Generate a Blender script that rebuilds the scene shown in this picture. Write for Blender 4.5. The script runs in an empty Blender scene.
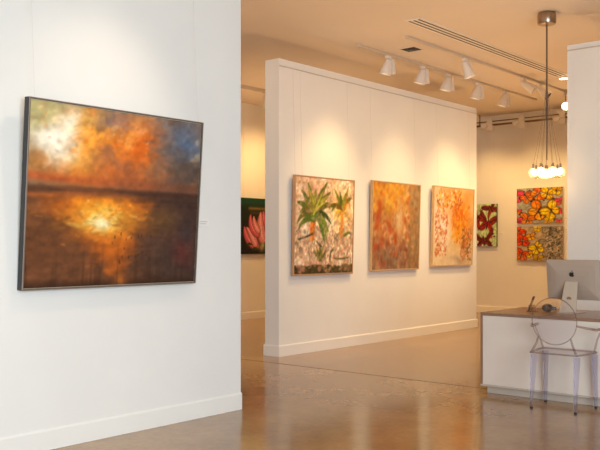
import bpy, bmesh, math, random
import numpy as np
from mathutils import Vector, Matrix
PI = math.pi
rng = np.random.default_rng(11)
random.seed(5)
sc = bpy.context.scene
COL = sc.collection

# ------------------------------------------------------------------ materials
def s2l(c):
    return tuple(((v/12.92) if v <= 0.04045 else ((v+0.055)/1.055)**2.4) for v in (x/255.0 for x in c))

def mat(name, rgb=(200,200,200), rough=0.5, metal=0.0, noise=0.0, nscale=6.0, bump=0.0, bscale=60.0, emit=None, estr=0.0, spec=0.5):
    m = bpy.data.materials.new(name); m.use_nodes = True
    nt = m.node_tree; b = nt.nodes['Principled BSDF']
    c = s2l(rgb)
    b.inputs['Base Color'].default_value = (*c, 1)
    b.inputs['Roughness'].default_value = rough
    b.inputs['Metallic'].default_value = metal
    b.inputs['Specular IOR Level'].default_value = spec
    tc = nt.nodes.new('ShaderNodeTexCoord')
    if noise > 0:
        n = nt.nodes.new('ShaderNodeTexNoise'); n.inputs['Scale'].default_value = nscale; n.inputs['Detail'].default_value = 4
        nt.links.new(tc.outputs['Object'], n.inputs['Vector'])
        r = nt.nodes.new('ShaderNodeValToRGB')
        r.color_ramp.elements[0].position = 0.3; r.color_ramp.elements[1].position = 0.7
        r.color_ramp.elements[0].color = (*[v*(1-noise) for v in c], 1)
        r.color_ramp.elements[1].color = (*[min(1, v*(1+noise)) for v in c], 1)
        nt.links.new(n.outputs['Fac'], r.inputs['Fac']); nt.links.new(r.outputs['Color'], b.inputs['Base Color'])
    if bump > 0:
        n2 = nt.nodes.new('ShaderNodeTexNoise'); n2.inputs['Scale'].default_value = bscale
        nt.links.new(tc.outputs['Object'], n2.inputs['Vector'])
        bp = nt.nodes.new('ShaderNodeBump'); bp.inputs['Strength'].default_value = bump; bp.inputs['Distance'].default_value = 0.01
        nt.links.new(n2.outputs['Fac'], bp.inputs['Height']); nt.links.new(bp.outputs['Normal'], b.inputs['Normal'])
    if emit:
        b.inputs['Emission Color'].default_value = (*s2l(emit), 1); b.inputs['Emission Strength'].default_value = estr
    return m

def mat_floor():
    m = bpy.data.materials.new('polished_concrete'); m.use_nodes = True
    nt = m.node_tree; b = nt.nodes['Principled BSDF']
    tc = nt.nodes.new('ShaderNodeTexCoord')
    n = nt.nodes.new('ShaderNodeTexNoise'); n.inputs['Scale'].default_value = 0.9; n.inputs['Detail'].default_value = 8; n.inputs['Roughness'].default_value = 0.62
    nt.links.new(tc.outputs['Object'], n.inputs['Vector'])
    r = nt.nodes.new('ShaderNodeValToRGB')
    r.color_ramp.elements[0].position = 0.32; r.color_ramp.elements[1].position = 0.7
    r.color_ramp.elements[0].color = (*s2l((142,106,68)), 1)
    r.color_ramp.elements[1].color = (*s2l((174,138,92)), 1)
    nt.links.new(n.outputs['Fac'], r.inputs['Fac'])
    f = nt.nodes.new('ShaderNodeTexNoise'); f.inputs['Scale'].default_value = 22; f.inputs['Detail'].default_value = 6
    nt.links.new(tc.outputs['Object'], f.inputs['Vector'])
    mx = nt.nodes.new('ShaderNodeMix'); mx.data_type = 'RGBA'; mx.blend_type = 'OVERLAY'; mx.inputs['Factor'].default_value = 0.25
    nt.links.new(r.outputs['Color'], mx.inputs['A']); nt.links.new(f.outputs['Color'], mx.inputs['B'])
    hs = nt.nodes.new('ShaderNodeRGBToBW'); nt.links.new(f.outputs['Color'], hs.inputs['Color'])
    nt.links.new(hs.outputs['Val'], mx.inputs['B'])
    nt.links.new(mx.outputs['Result'], b.inputs['Base Color'])
    rr = nt.nodes.new('ShaderNodeMapRange'); rr.inputs['To Min'].default_value = 0.11; rr.inputs['To Max'].default_value = 0.20
    nt.links.new(n.outputs['Fac'], rr.inputs['Value']); nt.links.new(rr.outputs['Result'], b.inputs['Roughness'])
    b.inputs['Specular IOR Level'].default_value = 0.6
    n3 = nt.nodes.new('ShaderNodeTexNoise'); n3.inputs['Scale'].default_value = 2.5; n3.inputs['Detail'].default_value = 0
    nt.links.new(tc.outputs['Object'], n3.inputs['Vector'])
    bp = nt.nodes.new('ShaderNodeBump'); bp.inputs['Strength'].default_value = 0.035; bp.inputs['Distance'].default_value = 0.01
    nt.links.new(n3.outputs['Fac'], bp.inputs['Height']); nt.links.new(bp.outputs['Normal'], b.inputs['Normal'])
    return m

def mat_paint(name, rough=0.5):
    m = bpy.data.materials.new(name); m.use_nodes = True
    nt = m.node_tree; b = nt.nodes['Principled BSDF']
    a = nt.nodes.new('ShaderNodeVertexColor'); a.layer_name = 'paint'
    nt.links.new(a.outputs['Color'], b.inputs['Base Color'])
    b.inputs['Roughness'].default_value = rough; b.inputs['Specular IOR Level'].default_value = 0.25
    tc = nt.nodes.new('ShaderNodeTexCoord')
    n = nt.nodes.new('ShaderNodeTexNoise'); n.inputs['Scale'].default_value = 40; n.inputs['Detail'].default_value = 4
    nt.links.new(tc.outputs['Object'], n.inputs['Vector'])
    bp = nt.nodes.new('ShaderNodeBump'); bp.inputs['Strength'].default_value = 0.15; bp.inputs['Distance'].default_value = 0.004
    nt.links.new(n.outputs['Fac'], bp.inputs['Height']); nt.links.new(bp.outputs['Normal'], b.inputs['Normal'])
    return m

def mat_clear(name, tint, ior=1.45, keep=0.45, rough=0.02):
    m = bpy.data.materials.new(name); m.use_nodes = True
    nt = m.node_tree; nt.nodes.clear()
    out = nt.nodes.new('ShaderNodeOutputMaterial')
    g = nt.nodes.new('ShaderNodeBsdfGlass'); g.inputs['Color'].default_value = (*s2l(tint), 1); g.inputs['IOR'].default_value = ior; g.inputs['Roughness'].default_value = rough
    t = nt.nodes.new('ShaderNodeBsdfTransparent'); t.inputs['Color'].default_value = (*s2l(tint), 1)
    x = nt.nodes.new('ShaderNodeMixShader'); x.inputs[0].default_value = keep
    nt.links.new(g.outputs[0], x.inputs[1]); nt.links.new(t.outputs[0], x.inputs[2]); nt.links.new(x.outputs[0], out.inputs[0])
    return m

M = dict(
    wall=mat('white_wall_paint', (236,233,228), 0.85, noise=0.02, nscale=1.5, bump=0.03, bscale=180, spec=0.2),
    ceil=mat('ceiling_paint', (226,214,200), 0.9, noise=0.02, nscale=1.0, spec=0.1),
    trim=mat('white_trim_paint', (240,237,231), 0.45, noise=0.01, nscale=3),
    floor=mat_floor(),
    joint=mat('floor_joint', (66,50,36), 0.7, noise=0.1, nscale=10),
    white_metal=mat('white_powder_coat', (232,226,218), 0.4, noise=0.015, nscale=8),
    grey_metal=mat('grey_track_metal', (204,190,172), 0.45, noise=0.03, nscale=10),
    dark=mat('dark_recess', (38,30,24), 0.6, noise=0.1, nscale=20),
    black=mat('black_plastic', (30,27,26), 0.42, noise=0.12, nscale=30),
    blackframe=mat('black_frame', (34,33,36), 0.42, noise=0.08, nscale=20),
    silver=mat('silver_frame_edge', (150,134,122), 0.4, metal=0.6, noise=0.06, nscale=12),
    chrome=mat('brushed_nickel', (170,150,132), 0.28, metal=1.0, noise=0.04, nscale=30),
    wood=mat('pale_wood_frame', (205,166,118), 0.5, noise=0.1, nscale=14),
    wood2=mat('tan_wood_frame', (188,142,100), 0.5, noise=0.1, nscale=14),
    canvas_edge=mat('canvas_edge', (196,178,150), 0.8, noise=0.06, nscale=30),
    deskwood=mat('brown_desk_veneer', (142,108,86), 0.3, noise=0.12, nscale=5),
    deskpanel=mat('desk_white_panel', (228,215,203), 0.5, noise=0.04, nscale=2.5),
    plinth=mat('desk_plinth', (196,182,168), 0.5, noise=0.03, nscale=4),
    alu=mat('aluminium_shell', (180,160,143), 0.5, metal=0.1, noise=0.015, nscale=6),
    alu2=mat('aluminium_stand', (196,180,162), 0.45, metal=0.1, noise=0.015, nscale=6),
    wire=mat('thin_steel_wire', (222,214,204), 0.5, metal=0.0, noise=0.03, nscale=30),
    cord=mat('cable_grey', (84,66,52), 0.5, noise=0.06, nscale=40),
    cord2=mat('fine_cable', (150,118,88), 0.5, noise=0.05, nscale=40),
    backtrack=mat('dark_brown_rail', (112,84,60), 0.5, noise=0.04, nscale=10),  # darker brown than the ceiling tracks, for the back wall track
    card=mat('paper_card', (238,234,228), 0.7, noise=0.01, nscale=10),
    ink=mat('grey_print', (186,180,174), 0.8, noise=0.02, nscale=50),
    bulb=mat('glowing_bulb', (255,240,215), 0.3, noise=0.01, nscale=5, emit=(255,222,168), estr=6.0),
    lens=mat('glowing_lens', (255,240,215), 0.3, noise=0.01, nscale=5, emit=(255,232,190), estr=14.0),
    lens_dim=mat('warm_lens', (255,235,200), 0.3, noise=0.01, nscale=5, emit=(255,228,180), estr=0.9),
    globe=mat_clear('clear_glass_globe', (255,250,242), 1.2, 0.6, 0.0),
    chair=mat_clear('clear_polycarbonate', (252,251,253), 1.15, 0.86, 0.03),
    chair_edge=mat_clear('clear_polycarbonate_edge', (232,225,224), 1.25, 0.65, 0.05),
    chair_leg=mat_clear('clear_polycarbonate_leg', (240,240,252), 1.25, 0.5, 0.08),
    rubber=mat('rubber_foot', (52,42,38), 0.7, noise=0.1, nscale=30),
    smoke=mat_clear('clear_acrylic', (226,220,218), 1.2, 0.6, 0.05),
)

# ------------------------------------------------------------------ mesh helpers
def obj(name, bm, m, parent=None, smooth=False):
    bmesh.ops.recalc_face_normals(bm, faces=bm.faces[:])
    me = bpy.data.meshes.new(name); bm.to_mesh(me); bm.free()
    if smooth:
        for p in me.polygons: p.use_smooth = True
        try: me.set_sharp_from_angle(angle=math.radians(40))
        except Exception: pass
    me.materials.append(m)
    o = bpy.data.objects.new(name, me); COL.objects.link(o)
    if parent is not None: o.parent = parent
    return o

def tag(o, label, cat, group=None):
    o['label'] = label; o['category'] = cat
    if group: o['group'] = group
    return o

def thing(name, label, cat, loc, rot=(0,0,0), group=None):
    o = bpy.data.objects.new(name, None); COL.objects.link(o)
    o.location = loc; o.rotation_euler = rot; o.empty_display_size = 0.1
    return tag(o, label, cat, group)

def struct(name, bm, m, smooth=False):
    o = obj(name, bm, m, None, smooth); o['kind'] = 'structure'; return o

def box(bm, x0, x1, y0, y1, z0, z1, bev=0.0, mtx=None):
    t = bmesh.new()
    vs = [t.verts.new((x, y, z)) for x in (x0, x1) for y in (y0, y1) for z in (z0, z1)]
    for f in ((0,1,3,2),(4,6,7,5),(0,4,5,1),(2,3,7,6),(0,2,6,4),(1,5,7,3)): t.faces.new([vs[i] for i in f])
    if bev > 0:
        bmesh.ops.recalc_face_normals(t, faces=t.faces[:])
        bmesh.ops.bevel(t, geom=t.edges[:], offset=bev, segments=2, affect='EDGES', profile=0.5)
    merge(bm, t, mtx)
    return bm

def merge(bm, t, mtx=None):
    if mtx is not None: bmesh.ops.transform(t, matrix=mtx, verts=t.verts[:])
    mp = {v: bm.verts.new(v.co) for v in t.verts}
    for f in t.faces:
        try: bm.faces.new([mp[v] for v in f.verts])
        except ValueError: pass
    t.free()

def boxm(*a, **k): return box(bmesh.new(), *a, **k)

def tube(bm, pts, r, n=10, closed=False, sq=None):
    pts = [Vector(p) for p in pts]; N = len(pts)
    rs = r if isinstance(r, (list, tuple)) else [r]*N
    rings = []; up = None
    for i, p in enumerate(pts):
        if closed: d = pts[(i+1) % N]-pts[i-1]
        else: d = pts[min(i+1, N-1)]-pts[max(i-1, 0)]
        d.normalize()
        if up is None:
            up = Vector((0,0,1)) if abs(d.z) < 0.9 else Vector((0,1,0))
        a = d.cross(up).normalized(); b = a.cross(d).normalized(); up = b
        off = PI/4 if n == 4 else 0
        rings.append([bm.verts.new(p+a*math.cos(off+2*PI*k/n)*rs[i]+b*math.sin(off+2*PI*k/n)*rs[i]) for k in range(n)])
    for i in range(N if closed else N-1):
        A, B = rings[i], rings[(i+1) % N]
        for k in range(n):
            bm.faces.new((A[k], A[(k+1) % n], B[(k+1) % n], B[k]))
    if not closed:
        bm.faces.new(rings[0][::-1]); bm.faces.new(rings[-1])
    return bm

def lathe(bm, prof, n=24, mtx=None, cap=True):
    t = bmesh.new(); rings = []
    for r, z in prof:
        rings.append([t.verts.new((r*math.cos(2*PI*k/n), r*math.sin(2*PI*k/n), z)) for k in range(n)])
    for A, B in zip(rings, rings[1:]):
        for k in range(n): t.faces.new((A[k], A[(k+1) % n], B[(k+1) % n], B[k]))
    if cap: t.faces.new(rings[0][::-1]); t.faces.new(rings[-1])
    merge(bm, t, mtx); return bm

def sphere(bm, c, r, n=16, m=10):
    t = bmesh.new(); bmesh.ops.create_uvsphere(t, u_segments=n, v_segments=m, radius=1)
    rr = r if isinstance(r, (tuple, list)) else (r, r, r)
    merge(bm, t, Matrix.Translation(c) @ Matrix.Diagonal((*rr, 1))); return bm

def prism(bm, poly, y0, y1, mtx=None):
    """polygon in local x,z extruded along y"""
    t = bmesh.new()
    a = [t.verts.new((x, y0, z)) for x, z in poly]; b = [t.verts.new((x, y1, z)) for x, z in poly]
    t.faces.new(a); t.faces.new(b[::-1]); n = len(poly)
    for i in range(n): t.faces.new((a[i], b[i], b[(i+1) % n], a[(i+1) % n]))
    merge(bm, t, mtx); return bm

# ------------------------------------------------------------------ the setting
CEIL = 4.12; PT = 3.77      # ceiling height, partition height
struct('floor', boxm(-11.45, 5.2, -4.0, 16.25, -0.12, 0.0), M['floor'])
struct('ceiling', boxm(-11.45, 5.2, -4.0, 16.25, CEIL, CEIL+0.12), M['ceil'])
struct('wall_left', boxm(-5.32, -5.055, -4.0, 5.155, 0, CEIL-0.002), M['wall'])
struct('wall_center', boxm(-7.305, -7.07, 7.895, 13.0, 0, PT), M['wall'])
struct('wall_back', boxm(-11.45, 5.2, 15.95, 16.2, 0, CEIL-0.002), M['wall'])
struct('wall_far_left', boxm(-11.4, -11.15, -4.0, 15.948, 0, CEIL-0.002), M['wall'])
struct('wall_right', boxm(-4.03, -1.4, 9.61, 9.9, 0, PT), M['wall'])
struct('wall_far_right', boxm(4.9, 5.15, -4.0, 15.948, 0, CEIL-0.002), M['wall'])

def base_prof(p0, p1, nrm, h=0.145, t=0.016):
    """baseboard from p0 to p1 (floor points on the wall face), thickness towards nrm, chamfered top"""
    p0 = Vector((*p0, 0)); p1 = Vector((*p1, 0)); n = Vector((*nrm, 0))
    bm = bmesh.new(); prof = [(0.0006, 0.001), (t, 0.001), (t, h-0.014), (t*0.45, h), (0.0006, h)]
    A = [bm.verts.new(p0+n*a+Vector((0,0,z))) for a, z in prof]; B = [bm.verts.new(p1+n*a+Vector((0,0,z))) for a, z in prof]
    bm.faces.new(A); bm.faces.new(B[::-1])
    for i in range(5): bm.faces.new((A[i], B[i], B[(i+1) % 5], A[(i+1) % 5]))
    return bm
struct('baseboard_left', base_prof((-5.055,-4.0), (-5.055,5.160), (1,0), t=0.011), M['trim'])
struct('baseboard_left_end', base_prof((-5.32,5.155), (-5.056,5.155), (0,1)), M['trim'])
struct('baseboard_center', base_prof((-7.07,7.878), (-7.07,13.016), (1,0)), M['trim'])
struct('baseboard_center_end', base_prof((-7.321,7.895), (-7.07,7.895), (0,-1)), M['trim'])
struct('baseboard_back', base_prof((-11.13,15.95), (4.88,15.95), (0,-1)), M['trim'])
struct('baseboard_far_left', base_prof((-11.15,-4.0), (-11.15,15.93), (1,0)), M['trim'])
struct('baseboard_right', base_prof((-4.03,9.61), (-1.4,9.61), (0,-1)), M['trim'])
# picture rails / capping along the tops of the partitions
bm = boxm(-7.0695, -7.057, 7.895, 13.0, 3.672, 3.682, bev=0.002)
struct('trim_1', bm, M['grey_metal'])
struct('trim_2', boxm(-4.03, -1.4, 9.597, 9.6095, 3.700, 3.712, bev=0.002), M['grey_metal'])
# saw-cut joint in the concrete
struct('trim_3', boxm(-7.4, -3.86, 7.452, 7.464, 0.0002, 0.0012), M['joint'])

# ------------------------------------------------------------------ painted surfaces
def vnoise(h, w, fy, fx, seed):
    r = np.random.default_rng(seed); gy, gx = int(fy)+2, int(fx)+2
    g = r.random((gy, gx))
    y = np.linspace(0, fy, h); x = np.linspace(0, fx, w)
    yi = np.minimum(y.astype(int), gy-2); xi = np.minimum(x.astype(int), gx-2)
    ty = y-yi; tx = x-xi; ty = (ty*ty*(3-2*ty))[:, None]; tx = (tx*tx*(3-2*tx))[None, :]
    a = g[np.ix_(yi, xi)]; b = g[np.ix_(yi, xi+1)]; c = g[np.ix_(yi+1, xi)]; d = g[np.ix_(yi+1, xi+1)]
    return (a*(1-tx)+b*tx)*(1-ty)+(c*(1-tx)+d*tx)*ty

def fbm(h, w, fy, fx, seed, o=4):
    s = np.zeros((h, w)); a = 1; t = 0
    for k in range(o):
        s += a*vnoise(h, w, fy*2**k, fx*2**k, seed+k*13); t += a; a *= 0.55
    return s/t

class Paint:
    """a picture in u (left to right), v (top to bottom), colours as 0-255 sRGB"""
    def __init__(s, w, h, c):
        s.w, s.h = w, h; s.a = np.zeros((h, w, 3)); s.a[:] = c
        s.u, s.v = np.meshgrid(np.linspace(0, 1, w), np.linspace(0, 1, h))
    def mix(s, c, m):
        m = np.clip(m, 0, 1)[..., None]; s.a = s.a*(1-m)+np.array(c, float)*m
    def blob(s, c, u, v, ru, rv, k=1.0, warp=None, rot=0.0, p=2.0):
        du, dv = s.u-u, s.v-v
        if warp is not None: du = du+warp[0]; dv = dv+warp[1]
        if rot: du, dv = du*math.cos(rot)+dv*math.sin(rot), -du*math.sin(rot)+dv*math.cos(rot)
        s.mix(c, k*np.exp(-((np.abs(du)/ru)**p+(np.abs(dv)/rv)**p)))
    def dab(s, c, u, v, ru, rv, k=1.0, rot=0.0):
        R = max(ru, rv)*1.3
        i0, i1 = max(0, int((v-R)*s.h)), min(s.h, int((v+R)*s.h)+2); j0, j1 = max(0, int((u-R)*s.w)), min(s.w, int((u+R)*s.w)+2)
        if i1 <= i0 or j1 <= j0: return
        du, dv = s.u[i0:i1, j0:j1]-u, s.v[i0:i1, j0:j1]-v
        if rot: du, dv = du*math.cos(rot)+dv*math.sin(rot), -du*math.sin(rot)+dv*math.cos(rot)
        m = (np.clip((1.15-np.sqrt((du/ru)**2+(dv/rv)**2))/0.3, 0, 1)*k)[..., None]
        s.a[i0:i1, j0:j1] = s.a[i0:i1, j0:j1]*(1-m)+np.array(c, float)*m
    def stroke(s, c, p0, p1, p2, r0, r1, k=1.0):
        for t in np.linspace(0, 1, 34):
            q = [(1-t)**2*a+2*t*(1-t)*b+t*t*d for a, b, d in zip(p0, p1, p2)]
            r = (r0*(1-t)+r1*t)*(0.35+0.65*math.sin(PI*min(1, 0.15+0.85*t))**0.6 if r0 != r1 else 1)
            s.dab(c, q[0], q[1], r, r, k)
    def blur(s, n=1, k=1.0):
        o = s.a.copy()
        for _ in range(n):
            p = np.pad(s.a, ((1, 1), (1, 1), (0, 0)), mode='edge')
            s.a = (p[:-2, 1:-1]+p[2:, 1:-1]+p[1:-1, :-2]+p[1:-1, 2:]+2*p[1:-1, 1:-1])/6.0
        s.a = s.a*k+o*(1-k)
    def speck(s, amt, seed, f=60):
        n = fbm(s.h, s.w, f, f, seed, 2)-0.5
        s.a = np.clip(s.a*(1+amt*n[..., None]*2), 0, 255)

def paint_sunset():
    P = Paint(230, 190, (128,92,64)); h, w = P.h, P.w
    wx = (fbm(h, w, 3, 3, 1, 3)-0.5)*0.32; wy = (fbm(h, w, 3, 3, 2, 3)-0.5)*0.26; W = (wx, wy)
    W2 = (wx*0.45, wy*0.4)
    # sky
    P.mix((136,106,84), np.ones((h, w)))
    P.blob((188,178,122), 0.05, 0.05, 0.24, 0.22, 1.0, W2)
    P.blob((138,124,120), 0.62, 0.04, 0.26, 0.12, 0.9, W2)
    P.blob((82,102,132), 0.91, 0.13, 0.14, 0.15, 1.0, W2)
    P.blob((98,112,128), 0.80, 0.17, 0.14, 0.09, 0.6, W)
    P.blob((98,82,72), 0.80, 0.31, 0.36, 0.10, 1.0, W)
    P.blob((78,68,64), 0.94, 0.33, 0.16, 0.12, 0.9, W)
    P.blob((130,104,88), 0.66, 0.26, 0.16, 0.08, 0.7, W)
    P.blob((178,122,60), 0.06, 0.34, 0.28, 0.08, 0.9, W2)
    P.blob((236,140,40), 0.40, 0.18, 0.18, 0.18, 1.0, W)
    P.blob((222,104,30), 0.57, 0.19, 0.15, 0.08, 0.95, W, rot=-0.5)
    P.blob((206,98,40), 0.42, 0.33, 0.30, 0.075, 0.9, W)
    P.blob((240,166,64), 0.30, 0.30, 0.12, 0.09, 0.75, W2)
    P.blob((128,104,106), 0.47, 0.05, 0.09, 0.06, 0.65, W2)
    P.blob((250,238,216), 0.13, 0.20, 0.12, 0.075, 1.0, W2, rot=-0.15)
    P.blob((254,242,214), 0.22, 0.15, 0.075, 0.13, 0.95, W2, rot=0.35)
    P.blob((255,244,214), 0.21, 0.23, 0.10, 0.06, 0.85, W2)
    P.blob((252,186,62), 0.335, 0.10, 0.055, 0.13, 0.9, W2)
    cl = fbm(h, w, 6, 8, 21, 4)
    E1 = np.exp(-(((P.u-0.48)/0.26)**2+((P.v-0.2)/0.17)**2))
    P.mix((214,92,22), np.clip((cl-0.54)*8, 0, 0.8)*E1)
    P.mix((250,176,84), np.clip((cl-0.60)*9, 0, 0.7)*E1)
    P.mix((126,92,82), np.clip((0.45-cl)*8, 0, 0.75)*np.exp(-(((P.u-0.55)/0.25)**2+((P.v-0.18)/0.17)**2)))
    rr = np.random.default_rng(31)
    for k in range(420):      # loose diagonal cloud brushwork
        u, v = rr.random(), 0.40*rr.random()
        i, j = min(h-1, int((v+rr.normal(0, 0.025))*h) % h), min(w-1, int(abs(u+rr.normal(0, 0.03))*w) % w)
        c = P.a[min(i, int(0.42*h)), j]*(0.86+0.28*rr.random())
        P.dab(np.clip(c, 0, 255), u, v, 0.016+0.034*rr.random(), 0.008+0.014*rr.random(), 0.42, rr.normal(-0.5, 0.5))
    P.blur(2, 0.7)
    P.blob((255,246,226), 0.12, 0.19, 0.10, 0.045, 0.85, W2, rot=-0.2); P.blob((255,246,222), 0.215, 0.13, 0.035, 0.12, 0.8, W2, rot=0.4)
    P.mix((186,84,40), np.exp(-((P.v-0.40-0.02*P.u+wy*0.1)/0.028)**2)*np.clip(1.15-P.u, 0, 1)*0.8)
    P.mix((116,70,50), np.exp(-((P.v-0.415)/0.03)**2)*np.clip(P.u*1.3-0.3, 0, 1)*0.8)
    # water
    wl = 0.432+wy*0.05
    wat = np.clip((P.v-wl)/0.03, 0, 1); wat = wat*wat*(3-2*wat)
    P.mix((112,68,42), wat); P.mix((72,50,42), wat*np.clip((P.u-0.55)/0.35, 0, 1))
    P.mix((70,44,34), np.exp(-((P.v-0.462)/0.016)**2)*0.8*(0.35+0.65*np.clip(P.u*1.4, 0, 1)))
    streak = fbm(h, w, 30, 2.5, 41, 3)
    P.mix((176,92,44), wat*np.clip((streak-0.46)*6, 0, 0.85)*np.exp(-((P.v-0.50)/0.05)**2)*np.clip(1.1-1.2*P.u, 0, 1))
    P.mix((60,42,36), wat*np.clip((0.5-streak)*5, 0, 0.7)*np.exp(-((P.v-0.52)/0.06)**2)*np.clip(0.3+P.u, 0, 1))
    P.blob((196,116,54), 0.24, 0.55, 0.22, 0.035, 0.85, W2, rot=-0.06)
    t = np.clip((P.v-0.47)/0.53, 0, 1); ed = (fbm(h, w, 7, 9, 55, 4)-0.5)*0.22
    for c, k, hw, cut in (((164,84,32), 0.95, 0.34, 1.0), ((204,104,30), 0.95, 0.27, 0.8), ((238,140,30), 0.9, 0.19, 0.52)):
        half = hw*(1-t/cut*0.86)**1.15*np.clip((cut-t)*8, 0, 1) if cut == 1.0 else hw*np.clip(1-t/cut, 0, 1)**0.9
        d = half-np.abs(P.u-(0.37+0.16*t))+ed*(0.6+0.4*(1-t))
        P.mix(c, wat*k*np.clip(d/0.07+0.3, 0, 1)*np.clip((t-0.03)*14, 0, 1))
    P.blob((253,178,52), 0.42, 0.60, 0.16, 0.08, 0.95, W2)
    P.blob((255,216,110), 0.41, 0.61, 0.09, 0.06, 0.95, W2)
    P.blob((255,250,216), 0.405, 0.625, 0.036, 0.026, 1.0, W2)
    P.blob((104,62,34), 0.08, 0.72, 0.18, 0.16, 0.6, W2)
    P.blob((112,78,40), 0.74, 0.60, 0.14, 0.06, 0.55, W)
    P.blob((70,54,48), 0.78, 0.86, 0.18, 0.18, 0.6, W)
    P.blob((112,42,38), 0.90, 0.80, 0.06, 0.10, 0.6, W2)
    P.blob((58,62,74), 0.94, 0.70, 0.05, 0.06, 0.5, W2)
    for k in range(520):      # broken water brushwork, mostly level strokes
        u, v = rr.random(), 0.5+0.5*rr.random()
        i, j = min(h-1, max(int(0.48*h), int((v+rr.normal(0, 0.02))*h))), min(w-1, max(0, int((u+rr.normal(0, 0.035))*w)))
        c = P.a[i, j]*(0.82+0.34*rr.random())
        P.dab(np.clip(c, 0, 255), u, v, 0.016+0.040*rr.random(), 0.006+0.010*rr.random(), 0.42, rr.normal(0, 0.3))
    P.blur(2, 0.7)
    for k in range(46):
        u = rr.normal(0.42, 0.07); v = rr.normal(0.61, 0.04)
        c = [(255,226,140),(250,176,60),(216,104,26),(255,240,190)][int(rr.integers(4))]
        P.dab(c, u, v, 0.005+0.010*rr.random(), 0.004+0.006*rr.random(), 0.3, rr.normal(0, 0.5))
    for k in range(24):      # dark figures standing in the glow
        u = rr.normal(0.57, 0.08); v = 0.69+0.20*rr.random()**1.5+0.10*(u-0.5)
        P.dab((66,38,22), u, v, 0.0035, 0.006+0.008*rr.random(), 0.6)
    drip = fbm(h, w, 2, 46, 77, 2)
    P.mix((58,36,22), np.clip((drip-0.56)*4, 0, 0.4)*np.clip((P.v-0.72)/0.28, 0, 1))
    P.mix((52,32,20), np.clip((P.v-0.95)/0.05, 0, 1)*0.8*(1-0.85*np.exp(-((P.u-0.52)/0.05)**2)))
    for k in range(70):      # scattered highlights and strokes along the sun path
        u = rr.normal(0.40, 0.11); v = 0.53+abs(rr.normal(0, 0.10))
        c = [(240,150,40),(214,110,30),(255,206,110),(160,84,34)][int(rr.integers(4))]
        P.dab(c, u, v, 0.008+0.022*rr.random(), 0.004+0.006*rr.random(), 0.25, rr.normal(0, 0.4))
    for k in range(60):
        u = rr.normal(0.36, 0.16); v = abs(rr.normal(0.17, 0.09))
        c = [(250,170,60),(226,112,36),(255,222,160),(150,104,84),(206,92,30)][int(rr.integers(5))]
        P.dab(c, u, v, 0.006+0.022*rr.random(), 0.004+0.010*rr.random(), 0.2, rr.normal(-0.7, 0.6))
    P.blob((255,240,190), 0.405, 0.62, 0.035, 0.022, 0.85, W2, rot=0.3)
    P.blur(1, 0.5); P.speck(0.12, 90, 34)
    return P

def leafset(P, c, u, v, leaves, r):
    for (du, dv, bu, bv) in leaves:
        cc = np.array(c, float)*(0.75+0.5*random.random())+np.array((random.uniform(-8,18), random.uniform(-5,12), 0))
        P.stroke(np.clip(cc, 0, 255), (u, v), (u+bu, v+bv), (u+du, v+dv), r, r*0.45, 0.95)

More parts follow.
